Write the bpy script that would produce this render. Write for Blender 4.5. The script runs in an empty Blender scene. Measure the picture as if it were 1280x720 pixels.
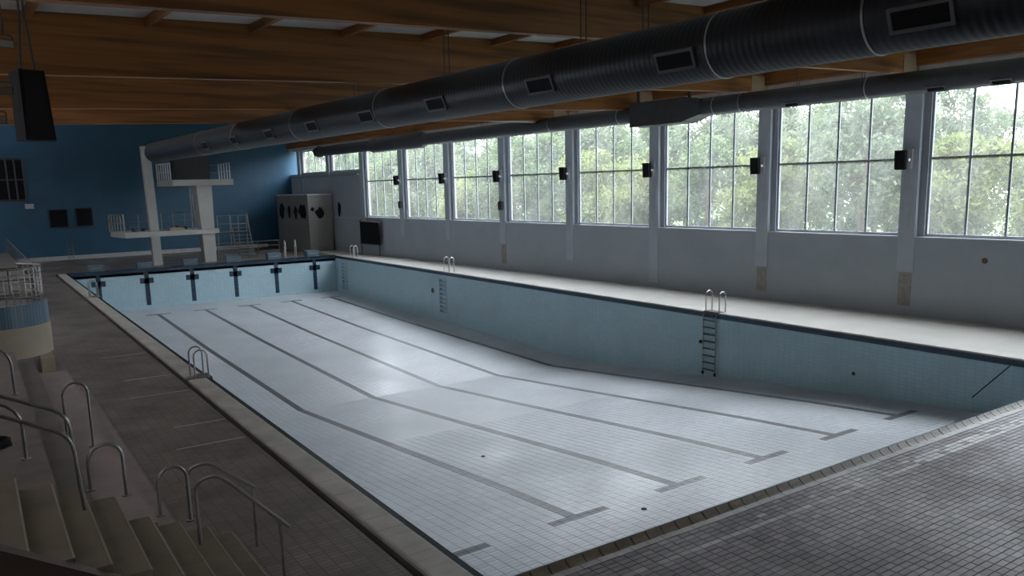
import bpy, bmesh, math, random
from mathutils import Vector, Matrix
R = random.Random(7)
PI = math.pi
scene = bpy.context.scene
COL = scene.collection

# ------------------------------------------------------------------ camera
F, CX, CY = 1002.36, 640.0, 403.0                 # pixels, photograph taken as 1280x720
YAW, PITCH, ROLL = 0.5902, -0.1687, -0.0236
CAM = Vector((-4.939, -7.983, 4.8855))
fw = Vector((math.sin(YAW)*math.cos(PITCH), math.cos(YAW)*math.cos(PITCH), math.sin(PITCH)))
rt0 = Vector((math.cos(YAW), -math.sin(YAW), 0.0)); up0 = rt0.cross(fw)
rt = math.cos(ROLL)*rt0 + math.sin(ROLL)*up0
up = -math.sin(ROLL)*rt0 + math.cos(ROLL)*up0
cd = bpy.data.cameras.new('camera'); cam = bpy.data.objects.new('camera', cd); COL.objects.link(cam)
cd.sensor_width = 36.0; cd.lens = F/1280*36.0
cd.shift_y = (CY-360.0)/1280.0; cd.clip_end = 500; cd.clip_start = 0.05
cam.matrix_world = Matrix(((rt.x, up.x, -fw.x, CAM.x), (rt.y, up.y, -fw.y, CAM.y), (rt.z, up.z, -fw.z, CAM.z), (0, 0, 0, 1)))
scene.camera = cam

DL = 0.05013                                       # the hall stands 2.9 degrees off the pool's axis
CD, SD = math.cos(DL), math.sin(DL)
def H(u, v, z=0.0): return Vector((u*CD - v*SD, u*SD + v*CD, z))
def toH(p): return Vector((p.x*CD + p.y*SD, -p.x*SD + p.y*CD, p.z))
def ray(x, y): return rt*((x-CX)/F) - up*((y-CY)/F) + fw
def P(q, ax, val):                                 # pixel -> point on the plane x / y / z = val
    d = ray(*q); t = (val - CAM[ax])/d[ax]; return CAM + d*t
def PH(q, ax, val):                                # the same on a plane of the hall, in hall coordinates
    d = toH(ray(*q)); o = toH(CAM); t = (val - o[ax])/d[ax]; return o + d*t

# ------------------------------------------------------------------ sky, view
w = bpy.data.worlds.new('overcast_sky'); scene.world = w; w.use_nodes = True
nt = w.node_tree; nt.nodes.clear()
bg = nt.nodes.new('ShaderNodeBackground'); wo = nt.nodes.new('ShaderNodeOutputWorld')
tc = nt.nodes.new('ShaderNodeTexCoord'); sx = nt.nodes.new('ShaderNodeSeparateXYZ'); cr = nt.nodes.new('ShaderNodeValToRGB')
cr.color_ramp.elements[0].position = 0.0; cr.color_ramp.elements[0].color = (.79, .85, .95, 1)
cr.color_ramp.elements[1].position = 1.0; cr.color_ramp.elements[1].color = (.89, .935, 1.0, 1)
nt.links.new(tc.outputs['Generated'], sx.inputs[0]); nt.links.new(sx.outputs['Z'], cr.inputs[0])
nt.links.new(cr.outputs[0], bg.inputs[0]); bg.inputs[1].default_value = 9.5
nt.links.new(bg.outputs[0], wo.inputs[0])
vs = scene.view_settings
scene.display_settings.display_device = 'sRGB'
vs.view_transform = 'Standard'; vs.look = 'None'; vs.gamma = 1.0; vs.use_curve_mapping = False
vs.exposure = 0.18
UW = 22.77                                         # inner face of the window wall, hall coordinate
PV = [0.61 + 6.01*k for k in range(-2, 11)]        # pillar centres along the wall

# ------------------------------------------------------------------ materials
def new_mat(name):
    m = bpy.data.materials.new(name); m.use_nodes = True
    n = m.node_tree.nodes; b = n.get('Principled BSDF'); return m, n, m.node_tree.links, b
def noise(n, l, scale, detail=4, vec=None, rough=.6):
    t = n.new('ShaderNodeTexNoise'); t.inputs['Scale'].default_value = scale; t.inputs['Detail'].default_value = detail
    t.inputs['Roughness'].default_value = rough
    if vec is not None: l.new(vec, t.inputs['Vector'])
    return t.outputs[0]
def mixc(n, l, fac, a, b, mode='MIX'):
    x = n.new('ShaderNodeMix'); x.data_type = 'RGBA'; x.blend_type = mode
    for s, v in ((x.inputs[0], fac), (x.inputs[6], a), (x.inputs[7], b)):
        if hasattr(v, 'is_linked') or hasattr(v, 'links'): l.new(v, s)
        elif isinstance(v, (int, float)): s.default_value = v
        else: s.default_value = (*v, 1) if len(v) == 3 else v
    return x.outputs[2]
def ramp(n, l, fac, p0, p1):
    r = n.new('ShaderNodeMapRange'); r.inputs[1].default_value = p0; r.inputs[2].default_value = p1
    l.new(fac, r.inputs[0]); return r.outputs[0]
def pos(n, l, scale=(1, 1, 1), rotz=0.0):
    g = n.new('ShaderNodeNewGeometry'); m = n.new('ShaderNodeMapping')
    m.inputs['Scale'].default_value = scale; m.inputs['Rotation'].default_value = (0, 0, rotz)
    l.new(g.outputs['Position'], m.inputs[0]); return m.outputs[0]
def bump(n, l, h, b, strength=.3, dist=.01):
    x = n.new('ShaderNodeBump'); x.inputs['Strength'].default_value = strength; x.inputs['Distance'].default_value = dist
    l.new(h, x.inputs['Height']); l.new(x.outputs[0], b.inputs['Normal'])
def plain(name, col, rough=.6, metal=0.0, var=.12, scale=3.0, spec=.5, bumpy=0.0, dirt=None, dscale=.6, damt=.5):
    m, n, l, b = new_mat(name)
    v = pos(n, l); c = noise(n, l, scale, 5, v)
    lo = tuple(x*(1-var) for x in col); hi = tuple(min(1, x*(1+var)) for x in col)
    out = mixc(n, l, ramp(n, l, c, .3, .7), lo, hi)
    if dirt:
        d = noise(n, l, dscale, 6, v, .65); out = mixc(n, l, ramp(n, l, d, 1-damt, 1.05-damt+.25), out, dirt)
    l.new(out, b.inputs['Base Color']); b.inputs['Roughness'].default_value = rough
    b.inputs['Metallic'].default_value = metal; b.inputs['Specular IOR Level'].default_value = spec
    if bumpy: bump(n, l, noise(n, l, scale*12, 4, v), b, bumpy, .004)
    return m
def tiled(name, c1, c2, grout, tw, th, mortar, rough=.3, rotz=0.0, plane='XY', off=(0, 0), dirt=None, dscale=.5, dlo=.5, dhi=.75, spec=.5, bmp=.25, roughvar=0.0, stag=0.0, ddet=6, rdet=5):
    m, n, l, b = new_mat(name)
    g = n.new('ShaderNodeNewGeometry'); s = n.new('ShaderNodeSeparateXYZ'); k = n.new('ShaderNodeCombineXYZ')
    mp = n.new('ShaderNodeMapping'); mp.inputs['Rotation'].default_value = (0, 0, rotz)
    l.new(g.outputs['Position'], mp.inputs[0]); l.new(mp.outputs[0], s.inputs[0])
    for i, a in enumerate(plane): 
        ad = n.new('ShaderNodeMath'); ad.operation = 'SUBTRACT'; ad.inputs[1].default_value = off[i]
        l.new(s.outputs[a], ad.inputs[0]); l.new(ad.outputs[0], k.inputs[i])
    t = n.new('ShaderNodeTexBrick'); t.offset = stag; t.squash = 1.0
    t.inputs['Scale'].default_value = 1.0; t.inputs['Brick Width'].default_value = tw; t.inputs['Row Height'].default_value = th
    t.inputs['Mortar Size'].default_value = mortar; t.inputs['Mortar Smooth'].default_value = .1; t.inputs['Bias'].default_value = 0
    t.inputs['Color1'].default_value = (*c1, 1); t.inputs['Color2'].default_value = (*c2, 1); t.inputs['Mortar'].default_value = (*grout, 1)
    l.new(k.outputs[0], t.inputs['Vector'])
    out = t.outputs['Color']
    if dirt:
        d = noise(n, l, dscale, ddet, g.outputs['Position'], .65); out = mixc(n, l, ramp(n, l, d, dlo, dhi), out, dirt)
    l.new(out, b.inputs['Base Color']); b.inputs['Roughness'].default_value = rough; b.inputs['Specular IOR Level'].default_value = spec
    if roughvar:
        q = noise(n, l, .35, rdet, g.outputs['Position']); r = n.new('ShaderNodeMapRange')
        r.inputs[1].default_value = .35; r.inputs[2].default_value = .65; r.inputs[3].default_value = rough-roughvar; r.inputs[4].default_value = rough+roughvar
        l.new(q, r.inputs[0]); l.new(r.outputs[0], b.inputs['Roughness'])
    if bmp:
        inv = n.new('ShaderNodeMath'); inv.operation = 'SUBTRACT'; inv.inputs[0].default_value = 1.0; l.new(t.outputs['Fac'], inv.inputs[1])
        bump(n, l, inv.outputs[0], b, bmp, .006)
    return m
def wood(name, c1, c2, axis=0):
    m, n, l, b = new_mat(name)
    sc = [6, 6, 14]; sc[axis] = .25
    v = pos(n, l, tuple(sc), -DL); a = noise(n, l, 1.0, 6, v, .6)
    v2 = pos(n, l, (.25, .25, 5) if axis == 0 else (5, .25, 5), -DL); c = noise(n, l, 1.0, 2, v2)
    o = mixc(n, l, ramp(n, l, a, .3, .7), c1, c2); o = mixc(n, l, ramp(n, l, c, .45, .65), o, tuple(x*.62 for x in c1))
    l.new(o, b.inputs['Base Color']); b.inputs['Roughness'].default_value = .5; bump(n, l, a, b, .15, .004); return m

TX, TY, TX0 = .24267, .1177, .0873                 # pool floor tile module
DX, DY = .2, .1                                    # deck tile module
M = {}
M['pool_tile'] = tiled('pool_floor_tile', (.60, .63, .68), (.70, .73, .78), (.26, .28, .30), TX, TY, 0.0, .34, off=(TX0, 0), dirt=(.50, .525, .555), dscale=.22, dlo=.40, dhi=.75, bmp=0, roughvar=.06, ddet=2, rdet=1)
M['pool_tile_far'] = tiled('pool_floor_tile_far', (.60, .63, .68), (.70, .73, .78), (.33, .35, .37), TX, TY, .008, .34, off=(TX0, 0), dirt=(.50, .525, .555), dscale=.22, dlo=.40, dhi=.75, bmp=.15, roughvar=.06, ddet=2, rdet=1)
M['pool_grout'] = plain('pool_grout', (.13, .14, .155), .8)
M['lane_tile'] = tiled('lane_tile', (.085, .09, .105), (.12, .125, .14), (.17, .17, .19), TX, TY, .004, .35, off=(TX0, 0), bmp=.1)
M['pool_wall'] = tiled('pool_wall_tile', (.45, .63, .71), (.50, .68, .75), (.34, .48, .54), .245, .12, .006, .3, plane='YZ', dirt=(.39, .53, .58), dscale=.45, dlo=.45, dhi=.85, bmp=.2)
M['pool_wall_x'] = tiled('pool_wall_tile_end', (.45, .63, .71), (.50, .68, .75), (.34, .48, .54), .245, .12, .006, .3, plane='XZ', dirt=(.39, .53, .58), dscale=.45, dlo=.5, dhi=.9, bmp=.2)
M['band'] = tiled('blue_band_tile', (.022, .05, .085), (.035, .07, .11), (.015, .03, .04), .245, .12, .006, .25, plane='YZ')
M['band_x'] = tiled('blue_band_tile_end', (.022, .05, .085), (.035, .07, .11), (.015, .03, .04), .245, .12, .006, .25, plane='XZ')
M['deck_tile'] = tiled('deck_tile', (.135, .113, .122), (.245, .208, .22), (.04, .04, .04), DX, DY, 0.0, .44, off=(0, .05), spec=.38, dirt=(.11, .10, .10), dscale=.8, dlo=.45, dhi=.8, bmp=0, roughvar=.12)
M['deck_tile_far'] = tiled('deck_tile_far', (.135, .113, .122), (.245, .208, .22), (.05, .05, .05), DX, DY, .008, .44, off=(0, .05), spec=.38, dirt=(.11, .10, .10), dscale=.8, dlo=.45, dhi=.8, bmp=.3, roughvar=.12)
M['deck_grout'] = plain('deck_grout', (.06, .056, .056), .85)
M['deck_pale'] = tiled('deck_pale_tile', (.25, .23, .225), (.36, .33, .315), (.1, .1, .1), DX, DY, 0.0, .4, off=(0, .05), dirt=(.19, .17, .15), dscale=1.2, dlo=.42, dhi=.7, bmp=0)
M['deck_brown'] = tiled('deck_brown_tile', (.18, .15, .13), (.245, .205, .178), (.07, .06, .054), DX, DY, .006, .42, dirt=(.095, .082, .075), dscale=.7, dlo=.4, dhi=.75, bmp=.25, roughvar=.1)
M['deck_brown_flat'] = tiled('deck_brown_tile_piece', (.115, .095, .085), (.15, .125, .11), (.05, .043, .04), DX, DY, 0, .42, dirt=(.075, .065, .06), dscale=.7, dlo=.4, dhi=.75, bmp=0, roughvar=.1)
M['deck_right'] = plain('deck_pale_screed', (.56, .54, .50), .45, var=.08, scale=.7, dirt=(.40, .38, .34), dscale=.5, damt=.42)
M['coping'] = plain('coping_tile', (.52, .49, .44), .42, var=.18, scale=1.5, dirt=(.26, .24, .20), dscale=.9, damt=.45)
M['gutter'] = plain('gutter_tile', (.21, .17, .125), .4, var=.25, scale=2.2, dirt=(.13, .12, .07), dscale=1.6, damt=.5)
M['dark_gap'] = plain('concrete_and_notch_shade', (.13, .12, .11), .8)  # concrete of drain and gutter bed; also colours the ladders' painted notch shade
M['joint'] = plain('pale_joint', (.48, .45, .41), .6)
M['step'] = plain('step_stone', (.175, .14, .095), .6, var=.12, scale=1.2, dirt=(.10, .085, .06), dscale=1.1, damt=.5)
M['nosing'] = plain('step_nosing', (.30, .27, .22), .5)
M['tier'] = plain('tier_tile', (.16, .14, .125), .55, var=.2, scale=2)
M['tier_pink'] = plain('tier_pink_tile', (.31, .255, .235), .55, var=.15, scale=2)
M['stringer'] = plain('stringer_brown', (.075, .05, .04), .5)
M['wall_grey'] = plain('wall_grey_paint', (.43, .48, .53), .55, var=.06, scale=.5, dirt=(.37, .41, .45), dscale=.35, damt=.45)
M['pilaster'] = plain('pilaster_paint', (.50, .56, .62), .5, var=.06)
M['patch'] = plain('bare_plaster', (.36, .34, .31), .8, var=.2, scale=5)
M['wall_blue'] = plain('wall_blue_paint', (.03, .11, .19), .45, var=.12, scale=.5)
M['wall_dark'] = plain('wall_dark_side', (.16, .15, .14), .7)
M['white_trim'] = plain('white_trim', (.55, .56, .56), .5)
M['frame'] = plain('window_frame_paint', (.34, .37, .41), .45, var=.04)
M['sill'] = plain('sill_white', (.72, .74, .78), .4, var=.05)
M['wood'] = wood('beam_wood', (.235, .092, .022), (.32, .135, .036), 0)
M['wood_y'] = wood('purlin_wood', (.235, .092, .022), (.32, .135, .036), 1)
M['ceil'] = plain('ceiling_board', (.60, .585, .56), .7, var=.05)
M['steel'] = plain('brushed_steel', (.42, .41, .39), .28, 1.0, var=.1)
M['steel_d'] = plain('dull_steel', (.33, .32, .31), .34, 1.0, var=.15)
M['ring'] = plain('clamp_ring', (.40, .40, .40), .35, .9)
M['black'] = plain('black_plastic', (.010, .010, .012), .7, spec=.2)
M['vent_grey'] = plain('vent_frame_grey', (.10, .10, .105), .6)
M['duct_grey'] = plain('grey_duct_metal', (.060, .064, .072), .45, .3)
M['dark'] = plain('dark_grey_metal', (.045, .047, .05), .5)
M['concrete'] = plain('painted_concrete', (.50, .49, .46), .65, var=.08, scale=1.0, dirt=(.38, .36, .33), dscale=.8, damt=.42)
M['beige'] = plain('beige_render', (.42, .365, .27), .6, var=.06)
M['blue_tile'] = tiled('blue_mosaic', (.10, .17, .23), (.14, .22, .29), (.07, .11, .14), .08, 3.0, .006, .35, plane='XZ', bmp=.3)
M['block'] = plain('block_blue_grey', (.11, .155, .185), .5)
M['booth'] = plain('booth_panel', (.30, .29, .27), .6, var=.05)
M['board'] = plain('dive_board', (.08, .17, .21), .5)
M['tan'] = plain('tan_mat', (.40, .33, .22), .7)
M['trunk'] = plain('bark', (.12, .09, .06), .9)
M['grass'] = plain('grass', (.09, .14, .04), .9, var=.3, scale=2)
M['house'] = plain('pale_house_wall', (.75, .75, .73), .8)
M['rust'] = plain('rust', (.16, .08, .04), .8, var=.4, scale=12)
M['shoe'] = plain('beam_shoe_plate', (.26, .19, .13), .7)
M['brick'] = plain('pink_brick', (.34, .25, .215), .85, var=.2, scale=9)
M['rail_pale'] = plain('satin_rail', (.62, .60, .57), .4, .5)
M['lamp'] = plain('lamp_glass', (.75, .75, .7), .15)
def leaf_mat(name, c1, c2):
    m, n, l, b = new_mat(name); v = pos(n, l); a = noise(n, l, 1.3, 3, v)
    o = mixc(n, l, ramp(n, l, a, .35, .65), c1, c2); l.new(o, b.inputs['Base Color']); b.inputs['Roughness'].default_value = .55
    tr = n.new('ShaderNodeBsdfTranslucent'); l.new(o, tr.inputs[0]); ms = n.new('ShaderNodeMixShader'); ms.inputs[0].default_value = .45
    l.new(b.outputs[0], ms.inputs[1]); l.new(tr.outputs[0], ms.inputs[2]); l.new(ms.outputs[0], n['Material Output'].inputs[0]); return m
M['leaf_a'] = leaf_mat('leaf_green', (.075, .125, .042), (.135, .185, .068))
M['leaf_b'] = leaf_mat('leaf_pale', (.11, .15, .08), (.175, .215, .12))
M['leaf_c'] = leaf_mat('leaf_yellow', (.14, .18, .05), (.22, .25, .08))
def glass_mat():
    m, n, l, b = new_mat('dusty_glass'); n.remove(b)
    t = n.new('ShaderNodeBsdfTransparent'); t.inputs[0].default_value = (.93, .95, .94, 1)
    tl = n.new('ShaderNodeBsdfTranslucent'); tl.inputs[0].default_value = (.85, .88, .88, 1)
    gl = n.new('ShaderNodeBsdfGlossy'); gl.inputs[1].default_value = .05
    v = pos(n, l, (1, 1, .5)); f = ramp(n, l, noise(n, l, 1.1, 5, v), .3, .75)
    mu = n.new('ShaderNodeMath'); mu.operation = 'MULTIPLY_ADD'; mu.inputs[1].default_value = .08; mu.inputs[2].default_value = .06; l.new(f, mu.inputs[0])
    a = n.new('ShaderNodeMixShader'); l.new(mu.outputs[0], a.inputs[0]); l.new(t.outputs[0], a.inputs[1]); l.new(tl.outputs[0], a.inputs[2])
    c = n.new('ShaderNodeMixShader'); c.inputs[0].default_value = .035; l.new(a.outputs[0], c.inputs[1]); l.new(gl.outputs[0], c.inputs[2])
    l.new(c.outputs[0], n['Material Output'].inputs[0]); return m
M['glass'] = glass_mat()
def duct_mat():
    m, n, l, b = new_mat('ribbed_duct'); v = pos(n, l, (1, 1, 1), -DL)
    wv = n.new('ShaderNodeTexWave'); wv.wave_type = 'BANDS'; wv.bands_direction = 'Y'; wv.inputs['Scale'].default_value = 2.6
    wv.inputs['Distortion'].default_value = 0; l.new(v, wv.inputs[0])
    o = mixc(n, l, ramp(n, l, noise(n, l, .8, 4, v), .3, .7), (.018, .020, .024), (.026, .029, .034)); l.new(o, b.inputs['Base Color'])
    b.inputs['Roughness'].default_value = .42; b.inputs['Metallic'].default_value = .35; bump(n, l, wv.outputs[1], b, .28, .015); return m
M['duct'] = duct_mat()

# ------------------------------------------------------------------ mesh helpers
class MB:
    def __init__(s, xf=None): s.v = []; s.f = []; s.m = []; s.xf = xf; s.cur = 0
    def add(s, vs, fs):
        o = len(s.v); s.v += [tuple(s.xf(*p)) if s.xf else tuple(p) for p in vs]
        s.f += [tuple(i+o for i in f) for f in fs]; s.m += [s.cur]*len(fs); return s
    def box(s, a, b):
        x0, y0, z0 = a; x1, y1, z1 = b
        return s.add([(x0,y0,z0),(x1,y0,z0),(x1,y1,z0),(x0,y1,z0),(x0,y0,z1),(x1,y0,z1),(x1,y1,z1),(x0,y1,z1)],
                     [(0,3,2,1),(4,5,6,7),(0,1,5,4),(1,2,6,5),(2,3,7,6),(3,0,4,7)])
    def cbox(s, c, d): return s.box([c[i]-d[i]/2 for i in range(3)], [c[i]+d[i]/2 for i in range(3)])
    def hexa(s, q):                                  # 8 corners, bottom ring then top ring
        return s.add(q, [(0,3,2,1),(4,5,6,7),(0,1,5,4),(1,2,6,5),(2,3,7,6),(3,0,4,7)])
    def bar(s, a, b, w, h, upv=(0, 0, 1)):
        a = Vector(a); b = Vector(b); d = (b-a).normalized(); sd = d.cross(Vector(upv))
        if sd.length < 1e-4: sd = d.cross(Vector((0, 1, 0)))
        sd.normalize(); u = sd.cross(d); sd *= w/2; u *= h/2
        return s.add([a-sd-u, a+sd-u, a+sd+u, a-sd+u, b-sd-u, b+sd-u, b+sd+u, b-sd+u], [(0,1,2,3),(7,6,5,4),(0,4,5,1),(1,5,6,2),(2,6,7,3),(3,7,4,0)])
    def tube(s, pts, r, n=8, cap=True):
        pts = [Vector(p) for p in pts]; k = len(pts); vs = []; rr = r if isinstance(r, (list, tuple)) else [r]*k
        prev = None
        for i, p in enumerate(pts):
            t = ((pts[i]-pts[i-1]).normalized() if i else Vector()) + ((pts[i+1]-pts[i]).normalized() if i < k-1 else Vector())
            t.normalize()
            if prev is None:
                a = t.cross(Vector((0, 0, 1)));
                if a.length < 1e-3: a = t.cross(Vector((1, 0, 0)))
            else: a = prev - t*prev.dot(t)
            a.normalize(); prev = a; b = t.cross(a)
            vs += [p + (a*math.cos(2*PI*j/n) + b*math.sin(2*PI*j/n))*rr[i] for j in range(n)]
        fs = [(i*n+j, i*n+(j+1) % n, (i+1)*n+(j+1) % n, (i+1)*n+j) for i in range(k-1) for j in range(n)]
        if cap: fs += [tuple(range(n-1, -1, -1)), tuple(range((k-1)*n, k*n))]
        return s.add(vs, fs)
    def extrude(s, poly, a, b, axis):                # polygon in the plane across axis, from a to b
        def mk(p, t):
            q = list(p); q.insert(axis, t); return q
        n = len(poly); vs = [mk(p, a) for p in poly] + [mk(p, b) for p in poly]
        return s.add(vs, [tuple(range(n-1, -1, -1)), tuple(range(n, 2*n))] + [(i, (i+1) % n, n+(i+1) % n, n+i) for i in range(n)])
    def build(s, name, mat, parent=None, smooth=False, kind=None):
        me = bpy.data.meshes.new(name); me.from_pydata(s.v, [], s.f)
        mats = mat if isinstance(mat, (list, tuple)) else [mat]
        for k in mats: me.materials.append(M[k])
        if len(mats) > 1: me.polygons.foreach_set('material_index', s.m)
        bm = bmesh.new(); bm.from_mesh(me); bmesh.ops.recalc_face_normals(bm, faces=bm.faces); bm.to_mesh(me); bm.free()
        if smooth: me.polygons.foreach_set('use_smooth', [True]*len(me.polygons)); me.set_sharp_from_angle(angle=math.radians(40))
        me.update(); o = bpy.data.objects.new(name, me); COL.objects.link(o)
        if parent is not None: o.parent = parent
        if kind: o['kind'] = kind
        return o
def tag(o, label, cat, group=None):
    o['label'] = label; o['category'] = cat
    if group: o['group'] = group
    return o
def thing(name, label, cat, loc=(0, 0, 0), rotz=0.0, group=None):
    o = bpy.data.objects.new(name, None); o.empty_display_size = .2; COL.objects.link(o)
    o.location = loc; o.rotation_euler = (0, 0, rotz); return tag(o, label, cat, group)
def copy_obj(o, parent, loc=None):
    c = o.copy(); COL.objects.link(c); c.parent = parent
    if loc is not None: c.location = loc
    return c
def copy_tree(o, label=None, loc=None, rotz=None, parent=None):
    c = o.copy(); COL.objects.link(c); c.parent = parent
    if loc is not None: c.location = loc
    if rotz is not None: c.rotation_euler = (0, 0, rotz)
    if label: c['label'] = label
    for ch in [x for x in COL.objects if x.parent == o]: copy_tree(ch, parent=c)
    return c
def struct(mb, name, mat, **k): return mb.build(name, mat, kind='structure', **k)
def arc(c, a, b, t0, t1, n=6):                       # points on c + a cos t + b sin t
    c, a, b = Vector(c), Vector(a), Vector(b)
    return [c + a*math.cos(t0+(t1-t0)*i/n) + b*math.sin(t0+(t1-t0)*i/n) for i in range(n+1)]
def hoop_pts(p0, p1, top):                           # inverted U standing on p0 and p1, its crown at height top
    p0, p1 = Vector(p0), Vector(p1); hv = (p1-p0)/2; hv.z = 0; r = hv.length; c = (p0+p1)/2; c.z = top-r
    return [p0] + arc(c, -hv, Vector((0, 0, r)), 0, PI, 10) + [p1]

# ------------------------------------------------------------------ the pool
W, L = 17.912, 50.0
PROF = [(-.02, -1.50), (4.2, -1.77), (7.0, -1.98), (10.6, -2.30), (15.0, -2.70), (20.5, -3.18), (35, -3.01), (47, -2.74), (50.02, -2.68)]
def zf(y):
    for (a, za), (b, zb) in zip(PROF, PROF[1:]):
        if y <= b: return za + (zb-za)*(y-a)/(b-a)
    return PROF[-1][1]
LANES = [1.665+2.912*i for i in range(6)]
YT = 110*.1177                                            # tiles are laid one by one up to here, drawn beyond
mb = MB()                                            # basin shell: screed under the tiles, far floor and four walls
def strip(y0, y1, dz, x0=0, x1=W):
    mb.add([(x0, y0, zf(y0)+dz), (x1, y0, zf(y0)+dz), (x1, y1, zf(y1)+dz), (x0, y1, zf(y1)+dz)], [(0, 1, 2, 3)])
mb.cur = 1
ys = [0.0] + [p[0] for p in PROF if 0 < p[0] < YT] + [YT]
for a, b in zip(ys, ys[1:]): strip(a, b, -.012)
mb.cur = 0
ys = [YT] + [p[0] for p in PROF if YT < p[0] < 50] + [50.0]
for a, b in zip(ys, ys[1:]): strip(a, b, 0)
mb.cur = 1; mb.add([(0, YT, zf(YT)-.02), (W, YT, zf(YT)-.02), (W, YT, zf(YT)), (0, YT, zf(YT))], [(0, 1, 2, 3)])
mb.box((-13, -20, -4.5), (28, 70, -4.2))
mb.cur = 2
NICHES = [(33.4, .75, [-.55-.26*i for i in range(8)]), (48.4, .9, [-.55-.26*i for i in range(8)])]   # foot slots cut into the window-side wall
def wall_piece(x, a, b):
    mb.add([(x, a, zf(a)-.02), (x, b, zf(b)-.02), (x, b, -.03), (x, a, -.03)], [(0, 1, 2, 3)])
for (a, _), (b, _) in zip(PROF, PROF[1:]): wall_piece(0, a, b)
yb = sorted({p[0] for p in PROF} | {c-w_/2 for c, w_, _ in NICHES} | {c+w_/2 for c, w_, _ in NICHES})
for a, b in zip(yb, yb[1:]):
    nz = [z for c, w_, z in NICHES if c-w_/2 <= (a+b)/2 <= c+w_/2]
    if not nz: wall_piece(W, a, b); continue
    top = -.03
    for z in nz[0]:
        mb.add([(W, a, z+.07), (W, b, z+.07), (W, b, top), (W, a, top)], [(0, 1, 2, 3)]); top = z-.07
    mb.add([(W, a, zf(a)-.02), (W, b, zf(b)-.02), (W, b, top), (W, a, top)], [(0, 1, 2, 3)])
mb.cur = 3
for y in (0, L): mb.add([(0, y, zf(y)-.05), (W, y, zf(y)-.05), (W, y, -.03), (0, y, -.03)], [(0, 1, 2, 3)])
basin = struct(mb, 'pool_basin', ['pool_tile_far', 'pool_grout', 'pool_wall', 'pool_wall_x'])
# tiles
def is_lane(xc, yc):
    for X in LANES:
        d = (xc-X)/TX
        if abs(d) < .5 and yc > 3.95: return True
        if -2.6 < d < 3.6 and 3.95 < yc < 3.95+2*TY+.01: return True
    return False
g = .006
tl = []                                              # (x0, x1, y0, y1)
nx = int((W-TX0)/TX)+1; ny = 110
for j in range(ny):
    y0 = j*TY
    for i in range(-1, nx):
        x0, x1 = max(0, TX0+i*TX), min(W, TX0+(i+1)*TX)
        if x1-x0 > .03: tl.append((x0+g, x1-g, y0+g, y0+TY-g))
def tile_add(m, t, dz=0.0, base=None):
    x0, x1, y0, y1 = t; h = R.uniform(-.0015, .0015)
    za, zb = zf(y0), zf(y1)
    m.hexa([(x0, y0, za-.013), (x1, y0, za-.013), (x1, y1, zb-.013), (x0, y1, zb-.013), (x0, y0, za+h), (x1, y0, za+h), (x1, y1, zb+h), (x0, y1, zb+h)])
field = MB(); lanemb = [MB() for _ in LANES]; near = []
for t in tl:
    xc, yc = (t[0]+t[1])/2, (t[2]+t[3])/2
    if is_lane(xc, yc):
        k = min(range(6), key=lambda i: abs(xc-LANES[i])); tile_add(lanemb[k], t)
    else:
        d = Vector((xc, yc, zf(yc)))-CAM
        depth = d.dot(fw); sxp = CX+F*d.dot(rt)/depth; syp = CY-F*d.dot(up)/depth
        vis = syp < 715 and xc > 1.75+.0*yc and sxp < 1280
        near.append((depth if vis and t[1]-t[0] > .2 else 1e6, t))
near.sort(key=lambda a: a[0])
single = {}
for n_, (d, t) in enumerate(near):
    if n_ < 290 and d < 1e5:                          # the tiles that show largest: objects of their own, sharing a mesh
        y0 = t[2]; key = round((zf(t[3])-zf(t[2])), 4)
        if key not in single:
            m = MB(); wx, wy, dz = TX-2*g, TY-2*g, zf(t[3])-zf(t[2])
            m.hexa([(0, 0, -.013), (wx, 0, -.013), (wx, wy, dz-.013), (0, wy, dz-.013), (0, 0, 0), (wx, 0, 0), (wx, wy, dz), (0, wy, dz)])
            o = m.build('tile', 'pool_tile', basin); o.location = (t[0], t[2], zf(t[2])); single[key] = o
        else:
            copy_obj(single[key], basin, (t[0], t[2], zf(t[2])+R.uniform(-.0015, .0015)))
    else: tile_add(field, t)
field.build('tile_field', 'pool_tile', basin, kind='stuff')
for k, X in enumerate(LANES):                         # far half of each lane line with its end bar
    m = lanemb[k]; hw = TX/2
    ys = [YT] + [p[0] for p in PROF if YT < p[0] < 46.9] + [46.9]
    for a, b in zip(ys, ys[1:]):
        m.hexa([(X-hw, a, zf(a)-.01), (X+hw, a, zf(a)-.01), (X+hw, b, zf(b)-.01), (X-hw, b, zf(b)-.01), (X-hw, a, zf(a)+.003), (X+hw, a, zf(a)+.003), (X+hw, b, zf(b)+.003), (X-hw, b, zf(b)+.003)])
    z = zf(46.9); m.hexa([(X-.75, 46.9, z-.01), (X+.75, 46.9, z-.01), (X+.75, 47.15, z), (X-.75, 47.15, z), (X-.75, 46.9, z+.003), (X+.75, 46.9, z+.003), (X+.75, 47.15, z+.012), (X-.75, 47.15, z+.012)])
    m.build('lane_line', 'lane_tile', basin)
# dark tile bands under the edge, end wall targets
m = MB(); m.box((W-.012, 0, -.20), (W+.0, 50, -.03)); m.build('edge_band', 'band', basin)
m = MB(); m.box((0, L-.012, -.22), (W-.012, L, -.03)); m.build('edge_band', 'band_x', basin)
for X in LANES:
    m = MB(); m.box((X-.14, L-.015, -2.45), (X+.14, L-.001, -.22)); m.box((X-.42, L-.015, -.98), (X+.42, L-.001, -.62))
    m.build('lane_target', 'band_x', basin)
for q in ((805, 638), (604, 569)):
    p = P(q, 2, -2.0); p = P(q, 2, zf(p.y)); m = MB(); m.tube([(p.x, p.y, zf(p.y)-.01), (p.x, p.y, zf(p.y)+.012)], .06, 10); m.build('floor_drain', 'black', basin)
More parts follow.
